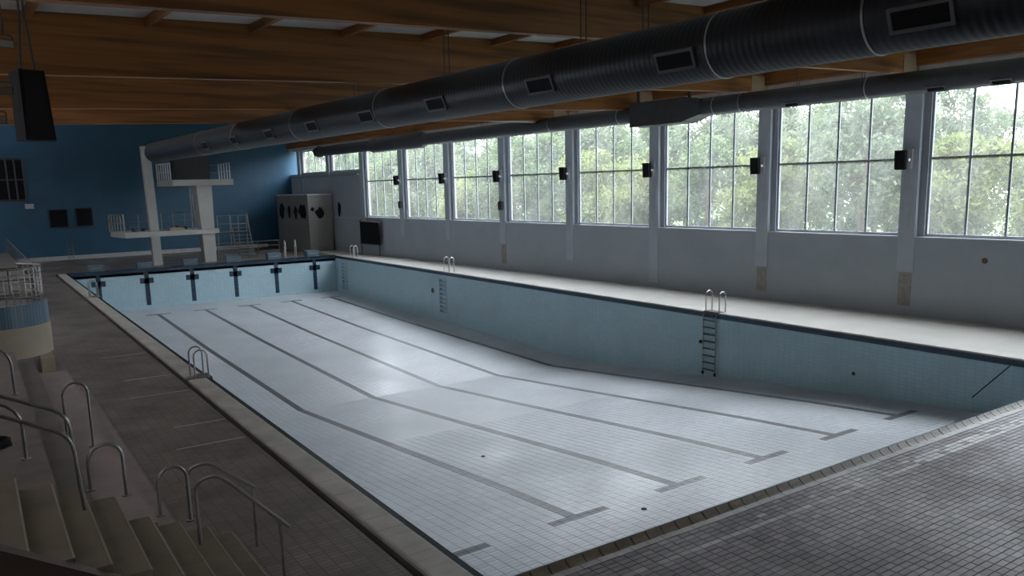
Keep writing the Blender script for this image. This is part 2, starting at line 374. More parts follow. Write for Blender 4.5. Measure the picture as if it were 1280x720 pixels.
# small outlets, a rusty drain plate and a crack in the window-side wall
def on_wall(q): return P(q, 0, W)
for q, r, mt in (((876, 427), .07, 'black'), ((1067, 467), .055, 'rust'), ((541, 363), .15, 'rust'), ((1231, 326), 0, 'rust')):
    if not r: continue
    c = on_wall(q); m = MB(); m.tube([(W-.03, c.y, c.z), (W+.02, c.y, c.z)], [r, r*1.1], 14); m.build('wall_outlet', mt, basin)
a, b = on_wall((1215, 497)), on_wall((1263, 457)); m = MB(); m.bar((W-.003, a.y, a.z), (W-.003, b.y, b.z), .012, .03); m.build('wall_crack', 'black', basin)
for x in (538.5, ):
    a, b = on_wall((x, 345)), on_wall((x, 398)); m = MB(); m.box((W-.006, a.y-.03, b.z), (W, a.y+.03, -.2)); m.build('wall_joint', 'pilaster', basin)

# ------------------------------------------------------------------ decks
m = MB(); m.cur = 0
m.box((0, -20, -.4), (W+9, -.45, -.014)); m.box((-3, -20, -.4), (0, -.45, -.014))
m.cur = 1; m.box((-3, -20, -.395), (27, -6.0, -.002))
floor = struct(m, 'floor', ['deck_grout', 'deck_tile_far'])
dl = []
for j in range(int((6.0-.55)/DY)):
    y1 = -.45-j*DY
    for i in range(-5, 110):
        x0 = i*DX
        c = Vector((x0+DX/2, y1-DY/2, 0)); d = c-CAM; depth = d.dot(fw)
        if depth < .5: continue
        sxp = CX+F*d.dot(rt)/depth; syp = CY-F*d.dot(up)/depth
        vis = sxp < 1275 and syp < 715
        if sxp < 1500 and syp < 1000: dl.append((depth if vis else 1e6, x0, y1, j))
dl.sort(key=lambda a: a[0])
proto = {}
df, dp = MB(), MB(); cnt = 0
gg = .0065
for d, x0, y1, j in dl:
    pale = (j == 4 and R.random() < .8) or (1 < j < 5 and x0 > 3 and R.random() < min(.75, (x0-3)/9))
    if d < 1e5 and cnt < 290:
        mt = 'deck_pale' if pale else 'deck_tile'
        if mt not in proto:
            m = MB(); m.box((gg, -DY+gg, -.02), (DX-gg, -gg, 0)); o = m.build('tile', mt, floor); o.location = (x0, y1, 0); proto[mt] = o
        else:
            o = copy_obj(proto[mt], floor, (x0, y1, R.uniform(-.002, .002)))
        cnt += 1
    else:
        h = R.uniform(-.002, .002); (dp if pale else df).box((x0+gg, y1-DY+gg, -.02), (x0+DX-gg, y1-gg, h))
df.build('tile_field', 'deck_tile', floor, kind='stuff'); dp.build('pale_tile_field', 'deck_pale', floor, kind='stuff')
# gutter of curved tiles along the near end, with a narrow pale kerb behind it
prof = [(0.0, -.06)] + [(-.02-.30*t, -.03-.10*math.sin(PI*t)**.8 + .03*t) for t in [i/7 for i in range(8)]] + [(-.32, -.18), (0.0, -.18)]
m = MB(); m.extrude(prof, 0.011, .279, 0); gt = m.build('gutter_tile', 'gutter', floor); gt.location = (-.3, 0, 0)
for i in range(1, 66): copy_obj(gt, floor, (-.3+i*.29, 0, R.uniform(-.003, .003)))
m = MB(); m.box((0.004, -.445, -.05), (.286, -.325, .004)); kt = m.build('kerb_tile', 'deck_pale', floor); kt.location = (-.3, 0, 0)
for i in range(1, 90): copy_obj(kt, floor, (-.3+i*.29, 0, R.uniform(-.002, .002)))
m = MB(); m.box((-.5, -.45, -.4), (27, 0, -.17)); m.build('gutter_bed', 'dark_gap', floor)

# left deck: small brown tiles, sunk drain channel, coping kerb tile by tile
m = MB(); m.box((-12, -.55, -.4), (-.72, 50, 0)); m.cur = 1; m.box((-.72, -.55, -.5), (-.58, 50, -.34)); m.box((-.58, -.0, -.4), (0, 50, -.035))
fl = struct(m, 'floor_left', ['deck_brown', 'dark_gap'])
m = MB(); m.extrude([(-.575, -.05), (-.13, -.05), (-.13, .028), (-.15, .035), (-.545, .035), (-.575, .015)], .003, .237, 1)
c0 = m.build('coping_tile', 'coping', fl); c0.location = (0, 0, 0); nco = 0
for i in range(1, 208):
    if i in (58, 59, 147): continue
    copy_obj(c0, fl, (0, i*.24, R.uniform(-.002, .002)))
m = MB(); m.box((-.12, 0, -.05), (-.0, 50, .0)); m.build('inner_band', 'band', fl)
for a, b in (((125, 448), (183, 441)), ((154, 476), (215, 468)), ((162, 499), (235, 487)), ((217, 535), (283, 523)), ((221, 562), (306, 546))):
    p, q = P(a, 2, 0), P(b, 2, 0); y = (p.y+q.y)/2; m = MB(); m.box((p.x, y-.028, -.01), (min(q.x, -.74), y+.028, .004)); m.build('joint_strip', 'joint', fl)
# right deck and far deck
m = MB(); m.add([(W, -.55, 0), (W+9, -.55, 0), (W+9, 66, 0), (W, 66, 0)], [(0, 1, 2, 3)])
m.add([(W, -.55, -.4), (W+9, -.55, -.4), (W+9, 66, -.4), (W, 66, -.4)], [(3, 2, 1, 0)])
struct(m, 'floor_right', 'deck_right')
m = MB(); m.box((W, 0, -.03), (W+.16, 50, .02)); m.build('pool_edge_strip', 'coping', bpy.data.objects['floor_right'])
m = MB(); m.box((-12, 50, -.4), (W, 70, 0)); ff = struct(m, 'floor_far', 'deck_brown')
m = MB(); m.box((-.1, 50.0, -.03), (W, 50.35, .03)); m.build('pool_edge_strip', 'band_x', ff)

# ------------------------------------------------------------------ hall: window wall
hx = lambda u, v, z: H(u, v, z)
ZS, ZT, ZTOP = 2.78, 8.25, 11.6
DEP = .16
HB = [v for v in PV]
m = MB(hx)
m.box((UW, -14.5, -.4), (UW+.7, 49.0, ZS)); m.box((UW, 49.0, -.4), (UW+.7, 63.5, 6.3)); m.box((UW, -14.5, ZT), (UW+.7, 63.5, ZTOP)); m.box((UW, -14.9, ZS), (UW+.28, HB[0]-.31, ZT))
for v in HB:
    m.box((UW, v-.31, ZS), (UW+.28, v+.31, ZT))
wr = struct(m, 'wall_right', 'wall_grey')
for v in HB:
    m = MB(hx); m.box((UW+.281, v-.33, ZS), (UW+.5, v+.33, ZT)); m.build('outer_reveal', 'brick', wr)
    if v > 50: 
        m = MB(hx); m.box((UW-.06, v-.28, 0), (UW, v+.28, ZTOP)); m.build('pilaster', 'wall_grey', wr); continue
    m = MB(hx); low = {6.62: 1.55, 12.63: 1.35, 18.64: .2, 24.65: .9}.get(round(v, 2), 1.5)
    m.box((UW-.03, v-.29, low), (UW, v+.29, ZT)); m.build('pilaster', 'pilaster', wr)
    if round(v, 2) in (6.62, 12.63, 30.66):
        m = MB(hx); m.box((UW-.012, v-.27, .35), (UW, v+.2, low)); m.build('bare_patch', 'patch', wr)
c = PH((1231, 326), 0, UW); m = MB(hx); m.tube([(UW-.02, c.y, c.z), (UW, c.y, c.z)], [.07, .10], 12); m.build('rust_stain', 'rust', wr)
m = MB(hx); m.box((UW-.09, -14.5, 8.28), (UW, 63.2, 8.56)); m.build('eave_strip', 'white_trim', wr)
m = MB(hx); m.box((UW-.28, -14.5, 8.57), (UW-.02, 63.2, 9.35)); m.build('ring_beam', 'wood_y', wr)
m = MB(hx); m.box((UW-.05, 49.1, 2.66), (UW, 54.4, 2.74)); m.box((UW-.05, 49.1, .1), (UW, 54.4, .16)); m.build('dado_rail', 'pilaster', wr)
m = MB(hx); m.box((UW-.22, 49.1, 5.95), (UW, 62.2, 6.1)); m.build('window_ledge', 'frame', wr)
# windows, one per bay, eight panes each
nwin = 0
for k in range(len(HB)-1):
    v0, v1 = HB[k]+.31, HB[k+1]-.31
    z0 = 6.3 if HB[k] > 48 else ZS
    if v0 > 61: continue
    v1 = min(v1, 62.3); nwin += 1
    fu = UW+DEP
    m = MB(hx); t = .09                               # outer frame
    m.box((fu, v0, z0), (fu+.1, v0+t, ZT)); m.box((fu, v1-t-.02, z0), (fu+.1, v1-.24, ZT)) if 0 else m.box((fu, v1-.32, z0), (fu+.1, v1-.24, ZT)); m.box((fu, v0+t, z0), (fu+.1, v1-.32, z0+.13)); m.box((fu, v0+t, ZT-t), (fu+.1, v1-.32, ZT))
    win = struct(m, 'window_%d' % nwin, 'frame')
    m = MB(hx); m.box((fu-.06, v1-.24, z0), (fu+.08, v1, ZT)); m.build('side_post', 'frame', win)
    a0, a1 = v0+t, v1-.32; b0, b1 = z0+.13, ZT-t
    rows = [b0, 5.48, b1] if z0 < 5 else [b0, b1]
    for zz in rows[1:-1]:
        m = MB(hx); m.box((fu+.01, a0, zz-.04), (fu+.08, a1, zz+.04)); m.build('transom', 'frame', win)
    cols = [a0+(a1-a0)*i/4 for i in range(5)]
    for q in cols[1:-1]:
        for r0, r1 in zip(rows, rows[1:]):
            m = MB(hx); m.box((fu+.015, q-.035, r0+(.04 if r0 > b0 else 0)), (fu+.075, q+.035, r1-(.04 if r1 < b1 else 0))); m.build('mullion', 'frame', win)
    for i in range(4):
        for r0, r1 in zip(rows, rows[1:]):
            m = MB(hx); m.add([(fu+.045, cols[i], r0), (fu+.045, cols[i+1], r0), (fu+.045, cols[i+1], r1), (fu+.045, cols[i], r1)], [(0, 1, 2, 3)]); m.build('pane', 'glass', win)
    m = MB(hx); m.box((UW-.04, v0+.01, z0), (fu, v1-.01, z0+.03)); m.build('window_sill', 'sill', win)

# ------------------------------------------------------------------ the other walls and the ceiling
VB = 62.7
m = MB(hx); m.box((-16, VB, -.4), (UW+.7, VB+.4, ZTOP)); wb = struct(m, 'wall_back', 'wall_blue')
m = MB(hx); m.box((-16, VB-.04, .02), (20.2, VB, .34)); b = struct(m, 'baseboard_back', 'white_trim')
m = MB(hx); m.box((-16.4, -14.9, -.4), (-16, VB+.4, ZTOP)); struct(m, 'wall_left', 'wall_dark')
m = MB(hx); m.box((-16.4, -14.9, -.4), (UW+.7, -14.5, ZTOP)); struct(m, 'wall_front', 'wall_dark')
zc = lambda u: 8.86+.037*u
VSTEP = 24.9
m = MB(hx)
for a, b in ((-16.4, UW+.7),):
    m.hexa([(a, -14.9, zc(a)), (b, -14.9, zc(b)), (b, VSTEP, zc(b)), (a, VSTEP, zc(a)), (a, -14.9, zc(a)+.3), (b, -14.9, zc(b)+.3), (b, VSTEP, zc(b)+.3), (a, VSTEP, zc(a)+.3)])
m.box((-16.4, VSTEP, 10.9), (UW+.7, VB+.4, 11.3)); m.box((-16.4, VSTEP-.1, 8.0), (UW+.7, VSTEP+.1, 11.2))
ceil = struct(m, 'ceiling', 'ceil')
def beam(v, line, top=None):                          # line: (u, bottom z) points
    m = MB(hx); hw = .11; n = len(line)
    for (ua, za), (ub, zb) in zip(line, line[1:]):
        ta, tb = (zc(ua), zc(ub)) if top is None else (top, top)
        m.hexa([(ua, v-hw, za), (ub, v-hw, zb), (ub, v+hw, zb), (ua, v+hw, za), (ua, v-hw, ta), (ub, v-hw, tb), (ub, v+hw, tb), (ua, v+hw, ta)])
    return m.build('roof_beam', 'wood', ceil)
lin = lambda z0: [(-16, z0-.034*16), (UW-.1, z0+.034*UW)]
beam(6.62, [(-16, 7.36), (-3.4, 7.78), (7.9, 8.20), (11.5, 8.18), (14.5, 8.06), (UW-.1, 8.30)])
for v, z0 in ((-11.41, 7.7), (-5.4, 7.7), (.61, 7.75), (12.63, 7.55), (18.64, 7.38), (24.65, 7.38)): beam(v, lin(z0))
for v in (30.66, 36.67, 42.68, 48.69, 54.7): beam(v, [(-16, 10.2), (UW-.1, 10.2)], 10.9)
for v0, v1 in ((.72, 6.51), (6.73, 12.52), (12.74, 18.53), (18.75, 24.54)):
    for i in range(-5, 10):
        u = -.4+2.42*i; z = zc(u)
        m = MB(hx); m.box((u-.06, v0, z-.19), (u+.06, v1, z)); m.build('purlin', 'wood_y', ceil)
for v in (6.62, 12.63, 18.64, 24.65):                 # pale plates where a beam lands on its pillar
    m = MB(hx); m.box((UW-1.1, v-.13, 8.3), (UW-.02, v-.112, 8.9)); m.build('beam_shoe', 'shoe', ceil)

# ------------------------------------------------------------------ ducts
def duct(label, cat, uc, zcn, r, v0, v1, rings, vents, ang, vw, vh, hang, group=None, extra=None, ztop=None, nm='ventilation_duct', dm='duct'):
    t = thing(nm, label, cat, H(uc, v0, zcn), DL)
    ks = sorted([v0]+[x for x in rings if v0 < x < v1]+[v1])
    for a, b in zip(ks, ks[1:]):
        m = MB(); m.tube([(0, a-v0+.004, 0), (0, b-v0-.004, 0)], r, 40); m.build('duct_section', dm, t, smooth=True)
    for x in rings:
        m = MB(); n = 40; vs = []
        for y, rr in ((x-v0-.017, r-.01), (x-v0-.017, r+.012), (x-v0+.017, r+.012), (x-v0+.017, r-.01)): vs += [(rr*math.cos(2*PI*i/n), y, rr*math.sin(2*PI*i/n)) for i in range(n)]
        m.add(vs, [(k*n+i, k*n+(i+1) % n, ((k+1) % 4)*n+(i+1) % n, ((k+1) % 4)*n+i) for k in range(4) for i in range(n)]); m.build('clamp_ring', 'ring', t, smooth=True)
    ca, sa = math.cos(ang), math.sin(ang)
    for x in vents:                                    # grille boxes let into the flank
        def loc(a, y, h): return ((r+h)*ca - a*sa, y, (r+h)*sa + a*ca)
        m = MB(); fwid = .05
        for a0, a1, y0, y1 in ((-vh, vh, -vw, -vw+fwid), (-vh, vh, vw-fwid, vw), (-vh, -vh+fwid, -vw+fwid, vw-fwid), (vh-fwid, vh, -vw+fwid, vw-fwid)):
            m.hexa([loc(a0, x-v0+y0, -.06), loc(a1, x-v0+y0, -.06), loc(a1, x-v0+y1, -.06), loc(a0, x-v0+y1, -.06), loc(a0, x-v0+y0, .035), loc(a1, x-v0+y0, .035), loc(a1, x-v0+y1, .035), loc(a0, x-v0+y1, .035)])
        f = m.build('vent_frame', 'vent_grey', t)
        m = MB(); a0, a1, y0, y1 = -vh+fwid, vh-fwid, -vw+fwid, vw-fwid
        m.hexa([loc(a0, x-v0+y0, -.05), loc(a1, x-v0+y0, -.05), loc(a1, x-v0+y1, -.05), loc(a0, x-v0+y1, -.05), loc(a0, x-v0+y0, .012), loc(a1, x-v0+y0, .012), loc(a1, x-v0+y1, .012), loc(a0, x-v0+y1, .012)])
        for q in range(4):
            aa = a0+(a1-a0)*(q+.5)/4
            m.hexa([loc(aa-.008, x-v0+y0, .01), loc(aa+.008, x-v0+y0, .01), loc(aa+.008, x-v0+y1, .01), loc(aa-.008, x-v0+y1, .01), loc(aa-.008, x-v0+y0, .026), loc(aa+.008, x-v0+y0, .026), loc(aa+.008, x-v0+y1, .026), loc(aa-.008, x-v0+y1, .026)])
        m.build('vent_grille', 'black', f)
    for x in hang:
        zt = (ztop(uc, x) if ztop else zc(uc)) - zcn
        m = MB()
        for s in (-1, 1): m.tube([(s*.07, x-v0, r-.02), (s*.07, x-v0, zt)], .012, 5)
        m.build('hanger_rod', 'dark', t)
    if extra: extra(t)
    return t
UB, ZB, RB = 5.75, 7.08, .525
def vv(q, u): return PH(q, 0, u).y
bang = math.radians(180+22)
bv = [vv(q, UB-.45) for q in ((1152, 38), (846, 87), (677, 115), (547, 137), (460, 153), (392, 163))]
sp = (bv[-1]-bv[1])/4; bv += [bv[-1]+sp*i for i in (1, 2, 3)]
br = [vv((1080, 30), UB-.45), vv((885, 55), UB-.45), vv((632, 108), UB-.45)]; br += [br[2]+6.0, br[2]+12.0, br[2]+18.0, br[2]+23]
hz = lambda u, v: zc(u) if v < VSTEP else 10.9
def big_extra(t):
    m = MB(); m.tube([(0, 38.9+14, 0), (.0, 39.3+14, -.06), (.0, 39.5+14, -.2)], [.5, .42, .2], 24); m.build('end_cap', 'duct', t, smooth=True)
duct('large black ribbed ventilation duct with pale clamp rings above the pool', 'duct', UB, ZB, RB, -14.4, 38.8, br, bv, bang, .42, .17, [br[0]+.5, br[1]+1.8, br[2]-2, br[2]+3, br[2]+8, br[2]+13, br[2]+18], ztop=hz, extra=big_extra)
US, ZSM, RS = 21.0, 7.84, .36
def small_extra(t):
    y = lambda v: v-(-14.4)
    m = MB(); m.box((-.5, y(15.0), -.55), (.5, y(18.0), .45)); m.build('mixing_box', 'duct_grey', t)
    m = MB(); m.hexa([(-.36, y(14.2), -.3), (.36, y(14.2), -.3), (.5, y(14.99), -.52), (-.5, y(14.99), -.52), (-.36, y(14.2), .3), (.36, y(14.2), .3), (.5, y(14.99), .42), (-.5, y(14.99), .42)]); m.build('reducer', 'duct_grey', t)
    m = MB(); m.tube([(0, y(36.3), 0), (0, y(36.6), 0), (0, y(43.0), 0), (0, y(43.3), 0)], [.38, .5, .5, .38], 28); m.build('silencer', 'duct_grey', t, smooth=True)
    m = MB(); m.tube([(0, y(52.0), 0), (0, y(52.5), -.04), (0, y(52.75), -.15)], [.42, .4, .25], 24); m.build('end_cap', 'duct_grey', t, smooth=True)
    for vh_ in (15.0, 17.9): m = MB(); m.box((-.05, y(vh_), .45), (.05, y(vh_)+.1, 1.0)); m.build('box_hanger', 'dark', t)
sv = [vv(q, US-.3) for q in ((1168, 119), (988, 133), (862, 143), (1250, 110))]
srg = [vv((1081, 110), US-.3), vv((890, 130), US-.3), vv((923, 130), US-.3), vv((771, 152), US-.3), vv((685, 160), US-.3)]
duct('slim dark grey duct running along the window heads, with a square mixing box', 'duct', US, ZSM, RS, -14.4, 52.0, srg, sv, math.radians(180+50), .30, .12, [2, 7.5, 10, 19.5, 22, 27, 30], ztop=lambda u, v: zc(u) if v < VSTEP else 10.9, extra=small_extra, dm='duct_grey')

# ------------------------------------------------------------------ stairs and terraces of the left stand
XN = [-4.80, -4.41, -4.07, -3.69, -3.37, -3.02, -2.66, -2.34]
st = struct(MB().box((-9, 1.05, -.01), (-5.2, 3.68, 1.53)), 'stairs', 'step')
for i, x in enumerate(XN):
    z = 1.36-.17*i; y1 = 3.68 if i < 4 else 3.1; xb = XN[i-1] if i else -5.2
    m = MB(); m.box((xb, 1.05, 0), (x, y1, z)); s_ = m.build('step', 'step', st)
    m = MB(); m.box((x-.014, 1.05, z-.02), (x+.006, y1, z+.003)); m.build('nosing', 'nosing', s_)
a, b = P((0, 682), 1, 1.0), P((178, 727), 1, 1.0); d = (b-a)
a2, b2 = a-d*1.2, b+d*.85
m = MB(); m.hexa([(a2.x, .86, -.3), (b2.x, .86, -.3), (b2.x, 1.045, -.3), (a2.x, 1.045, -.3), (a2.x, .86, a2.z), (b2.x, .86, b2.z), (b2.x, 1.045, b2.z), (a2.x, 1.045, a2.z)]); m.build('stringer', 'stringer', st)
ter = struct(MB().box((-13, 3.68, -.01), (-5.4, 16.0, 1.36)), 'stand', 'tier')
for x0, x1, y0, y1, z, mt in ((-5.4, -4.34, 3.68, 15.6, 1.02, 'tier'), (-4.34, -3.91, 3.68, 15.8, .68, 'tier'), (-3.91, -3.2, 3.68, 15.9, .34, 'tier_pink'), (-3.2, -2.9, 3.1, 14.8, .12, 'tier_pink')):
    m = MB(); m.box((x0, y0, 0), (x1, y1, z)); m.build('tier', mt, ter)
for x0, x1, z in ((-13, -6.6, 2.2), (-6.6, -5.9, 1.8)):
    m = MB(); m.box((x0, 3.68, 1.36), (x1, 16, z)); m.build('tier', 'tier', ter)
m = MB(); m.box((-13, -14, -.3), (-3.75, .85, .62)); struct(m, 'stand_near', 'tier')
# balcony drum on its post
DC = Vector((-4.62, 19.25, 0)); DR = 1.40
bal = thing('balcony', 'round beige balcony with blue tile band and steel railing beside the terraces', 'balcony', (DC.x, DC.y, 0))
def ring_wall(m, r0, r1, z0, z1, n=56):
    vs = []
    for rr, z in ((r0, z0), (r1, z0), (r1, z1), (r0, z1)): vs += [(rr*math.cos(2*PI*i/n), rr*math.sin(2*PI*i/n), z) for i in range(n)]
    m.add(vs, [(k*n+i, k*n+(i+1) % n, ((k+1) % 4)*n+(i+1) % n, ((k+1) % 4)*n+i) for k in range(4) for i in range(n)])
m = MB(); m.tube([(0, 0, .42), (0, 0, 1.29)], DR, 56); m.build('drum', 'beige', bal, smooth=True)
m = MB(); ring_wall(m, DR-.2, DR-.02, 1.29, 1.92); m.build('tile_band', 'blue_tile', bal, smooth=True)
m = MB(); m.box((.98-.02, -1.62, 0), (1.30, -1.25, .42)); m.box((.98, -1.3, .05), (1.30, -.5, .42)); m.build('post', 'beige', bal)
for i, z in enumerate((2.12, 2.32, 2.52, 2.74, 2.92)):
    n = 48; m = MB(); pts = [((DR-.1)*math.cos(-PI*.95+PI*1.25*k/n), (DR-.1)*math.sin(-PI*.95+PI*1.25*k/n), z) for k in range(n+1)]; m.tube(pts, .026 if i == 4 else .014, 6, cap=False); m.build('rail', 'steel', bal, smooth=True)
m = MB(); m.tube([(0, 0, 1.3), (0, 0, 1.86)], DR-.21, 40); m.build('balcony_floor', 'tier', bal)
for k in range(27):
    a = -PI*.95+PI*1.25*k/26; m = MB(); m.tube([((DR-.1)*math.cos(a), (DR-.1)*math.sin(a), 1.92), ((DR-.1)*math.cos(a), (DR-.1)*math.sin(a), 2.92)], .012, 5); m.build('baluster', 'steel', bal)
# far raised stand with its railing
m = MB(); m.box((-12, 31, -.01), (-2.75, 61, .95)); fs = struct(m, 'stand_far', 'tier')
for i in range(4):
    m = MB(); m.box((-12, 31.5, .95+.35*i), (-4.2-.9*i, 60, 1.3+.35*i)); m.build('tier', 'tier', fs)
rl = thing('stand_railing', 'long steel railing with thin bars along the far raised stand', 'railing', (-2.8, 31, .95))
m = MB(); m.tube([(0, 0, 1.08), (0, 30, 1.08)], .03, 8); m.tube([(0, 0, .12), (0, 30, .12)], .02, 6); m.build('handrail', 'steel', rl)
m = MB(); m.tube([(0, 0, 0), (0, 0, 1.06)], .014, 5); b0 = m.build('baluster', 'steel', rl)
for i in range(1, 21): copy_obj(b0, rl, (0, i*1.5, 0))
rl2 = thing('stand_railing', 'dark end railing across the near edge of the far raised stand', 'railing', (-6.0, 31.05, .95))
m = MB(); m.tube([(0, 0, 1.05), (3.05, 0, 1.05), (3.05, 0, 0)], .04, 8); m.tube([(0, 0, .55), (3.05, 0, .55)], .025, 6); m.build('handrail', 'dark', rl2)
for x in (.2, 1.2, 2.2): m = MB(); m.tube([(x, 0, 0), (x, 0, 1.05)], .025, 6); m.build('post', 'dark', rl2)

# handrails and grab hoops of the stand
def hoop(label, p0, p1, top, r=.023, mt='steel_d', group=None):
    p0, p1 = Vector(p0), Vector(p1); c = p0.copy()
    t = thing('grab_hoop', label, 'grab rail', c, group=group)
    m = MB(); m.tube([x-c for x in hoop_pts(p0, p1, top)], r, 10); m.build('tube', mt, t, smooth=True)
    for p in (p0, p1): m = MB(); m.tube([p-c, p-c+Vector((0, 0, .015))], .06, 12); m.build('foot_plate', mt, t)
    return t
def bez(pts, rad=.18, n=6):                           # polyline with rounded bends
    pts = [Vector(p) for p in pts]; out = [pts[0]]
    for a, b, c in zip(pts, pts[1:], pts[2:]):
        r1 = min(rad, (a-b).length*.45, (c-b).length*.45); p = b+(a-b).normalized()*r1; q = b+(c-b).normalized()*r1
        out += [p*(1-t)**2 + b*2*t*(1-t) + q*t*t for t in [i/n for i in range(n+1)]]
    return out+[pts[-1]]
def handrail(label, pts, posts, r=.023, rad=.22):
    c = Vector(pts[0]); t = thing('handrail', label, 'handrail', c)
    m = MB(); m.tube([p-c for p in bez(pts, rad)], r, 10); m.build('tube', 'steel_d', t, smooth=True)
    for a, b in posts:
        m = MB(); m.tube([Vector(a)-c, Vector(b)-c], r*.9, 10); m.build('post', 'steel_d', t, smooth=True)
    return t
a0 = Vector((-2.87, 3.06, .51)); a1 = Vector((-2.09, 2.79, 0))
handrail('bent steel handrail down the last steps, beside a grab hoop', [a0, (a0.x, a0.y, 1.22), (-2.62, 2.98, 1.31), (-2.05, 2.79, .86)], [((-2.09, 2.80, 0), (-2.09, 2.80, .88))])
b0 = Vector((-2.95, 2.18, .51)); 
handrail('bent steel handrail down the last steps, on the side of the brown stringer', [b0, (b0.x, b0.y, 1.33), (-2.70, 2.07, 1.42), (-1.97, 1.66, .66)], [((-2.07, 1.70, 0), (-2.07, 1.71, .74))])
handrail('steel handrail of the upper flight ending on a step, on the stringer side', [P((-260, 447), 1, 2.92), P((0, 520), 1, 2.92), P((89, 544), 1, 2.92), (-4.12, 2.92, .87)], [])
handrail('steel handrail of the upper flight, on the terrace side', [P((-260, 425), 1, 3.95), P((0, 495), 1, 3.95), P((85, 518), 1, 3.95), (-4.07, 3.95, .69)], [])
hoop('steel grab hoop on the lower steps beside a bent handrail', (-3.25, 3.02, .68), (-2.88, 3.04, .51), 1.31)
hoop('steel grab hoop on the upper steps beside the terrace', (-3.98, 3.6, 1.02), (-3.56, 3.6, .85), 1.62)
hoop('steel grab hoop on the terrace nearest the round balcony', (-3.88, 8.1, .68), (-3.48, 8.1, .34), 1.58)
p = P((33, 574), 2, 1.36); q = P((-8, 560), 2, 1.36)
hoop('steel grab hoop beside the upper flight handrail', (p.x-.75, p.y, 1.36), (p.x, p.y, 1.36), P((15, 500), 1, p.y).z)
p = P((19, 493), 2, 1.36)
hoop('steel grab hoop on the high terrace under the balcony', (p.x-.8, p.y, 1.36), (p.x, p.y, 1.36), P((8, 430), 1, p.y).z)

p = P((4, 566), 2, 1.36); m = MB(); rc = random.Random(2); pts = []
for i in range(70):
    a = i*.42; k = .26+.05*rc.random(); pts.append((k*.65*math.cos(a), k*.65*math.sin(a), .03+.0015*i))
m.tube(pts, .028, 6); hp = thing('hose', 'coiled black hose lying on the high terrace beside a grab hoop', 'hose', (p.x-.1, p.y+.25, 1.36)); m.build('coil', 'black', hp, smooth=True)
# ------------------------------------------------------------------ pool ladders
def ladder(label, X, y, side, zbot=-2.3, rungs=8, halfw=.3, span=(.06, .40), ztop=.80, mt='steel', group=None):
    # side +1: pool wall on the window side (deck towards +x), -1: on the other side
    t = thing('pool_ladder', label, 'ladder', (X, y, 0), group=group)
    for s in (-1, 1):
        m = MB(); x0 = -.09*side
        m.tube(bez([(x0, s*halfw, zbot), (x0, s*halfw, -.10), (.10*side, s*halfw, -.02)], .1), .022, 8); m.build('stile', mt, t, smooth=True)
        m = MB(); m.tube([(x0, s*halfw, zbot-.1), (x0, s*halfw, zbot+.02)], .04, 8); m.build('rubber_foot', 'black', t)
        m = MB(); m.tube(hoop_pts((span[0]*side, s*halfw*1.1, .02), (span[1]*side, s*halfw*1.1, .02), ztop), .022, 8); m.build('grab_hoop', mt, t, smooth=True)
    for i in range(rungs):
        z = -.30 - i*(abs(zbot)-.40)/(rungs-1)
        m = MB(); m.box((-.09*side-.04, -halfw, z-.014), (-.09*side+.04, halfw, z+.014)); m.build('rung', 'dark', t)
    m = MB(); m.box((min(-.03*side, .3*side), -halfw-.05, -.06), (max(-.03*side, .3*side), halfw+.05, .042)); m.build('notch_shade_plate', 'dark_gap', t)  # no notch is cut: a darker plate on the edge paints its shade
    return t
ladder('steel pool ladder with dark rungs and twin hoops on the window-side wall', W, 12.62, 1)
def recess(label, niche):
    y, wd, zs_ = niche; t = thing('wall_steps', label, 'steps', (W, y, 0)); h, dp, k = .07, .17, wd/2
    for z in zs_:
        m = MB(); m.add([(0, -k, z-h), (0, k, z-h), (0, k, z+h), (0, -k, z+h), (dp, -k, z-h), (dp, k, z-h), (dp, k, z+h), (dp, -k, z+h)], [(4, 5, 6, 7), (0, 1, 5, 4), (1, 2, 6, 5), (2, 3, 7, 6), (3, 0, 4, 7)])
        m.build('foot_slot', 'pool_wall', t)
    for s in (-1, 1): m = MB(); m.box((-.03, s*(k+.04)-.03, zs_[-1]-.1), (-.0, s*(k+.04)+.03, zs_[0]+.1)); m.build('edge_trim', 'pilaster', t)
recess('foot slots in the window-side wall below the middle grab rails', NICHES[0])
recess('foot slots in the window-side wall near the deep corner', NICHES[1])
def grab_pair(label, x, y, dx, dy, gap, top, sep=(0, 1), mt='rail_pale', r=.03):
    t = thing('grab_rails', label, 'grab rail', (x, y, 0))
    for s in (-1, 1):
        c = Vector((sep[0]*gap*s/2, sep[1]*gap*s/2, 0)); a = c-Vector((dx/2, dy/2, 0)); b = c+Vector((dx/2, dy/2, 0))
        m = MB(); m.tube(hoop_pts(a, b, top), r, 8); m.build('tube', mt, t, smooth=True)
grab_pair('pair of steel grab rails on the pale deck above the foot slots', W+.25, 33.0, .32, 0, .62, .85)
grab_pair('pair of steel grab rails at the deep corner of the pale deck', W+.25, 47.0, .32, 0, .62, .85)
grab_pair('pair of steel grab rails on the far deck in front of the booth', 15.0, 51.6, .2, .9, .8, 1.25, sep=(1, 0))
ladder('steel ladder arching over the coping beside the terraced side deck', 0, 14.2, -1, zbot=-2.5, halfw=.26, mt='steel_d')
ladder('steel ladder over the coping near the starting blocks', 0, 35.6, -1, zbot=-2.5, halfw=.26)

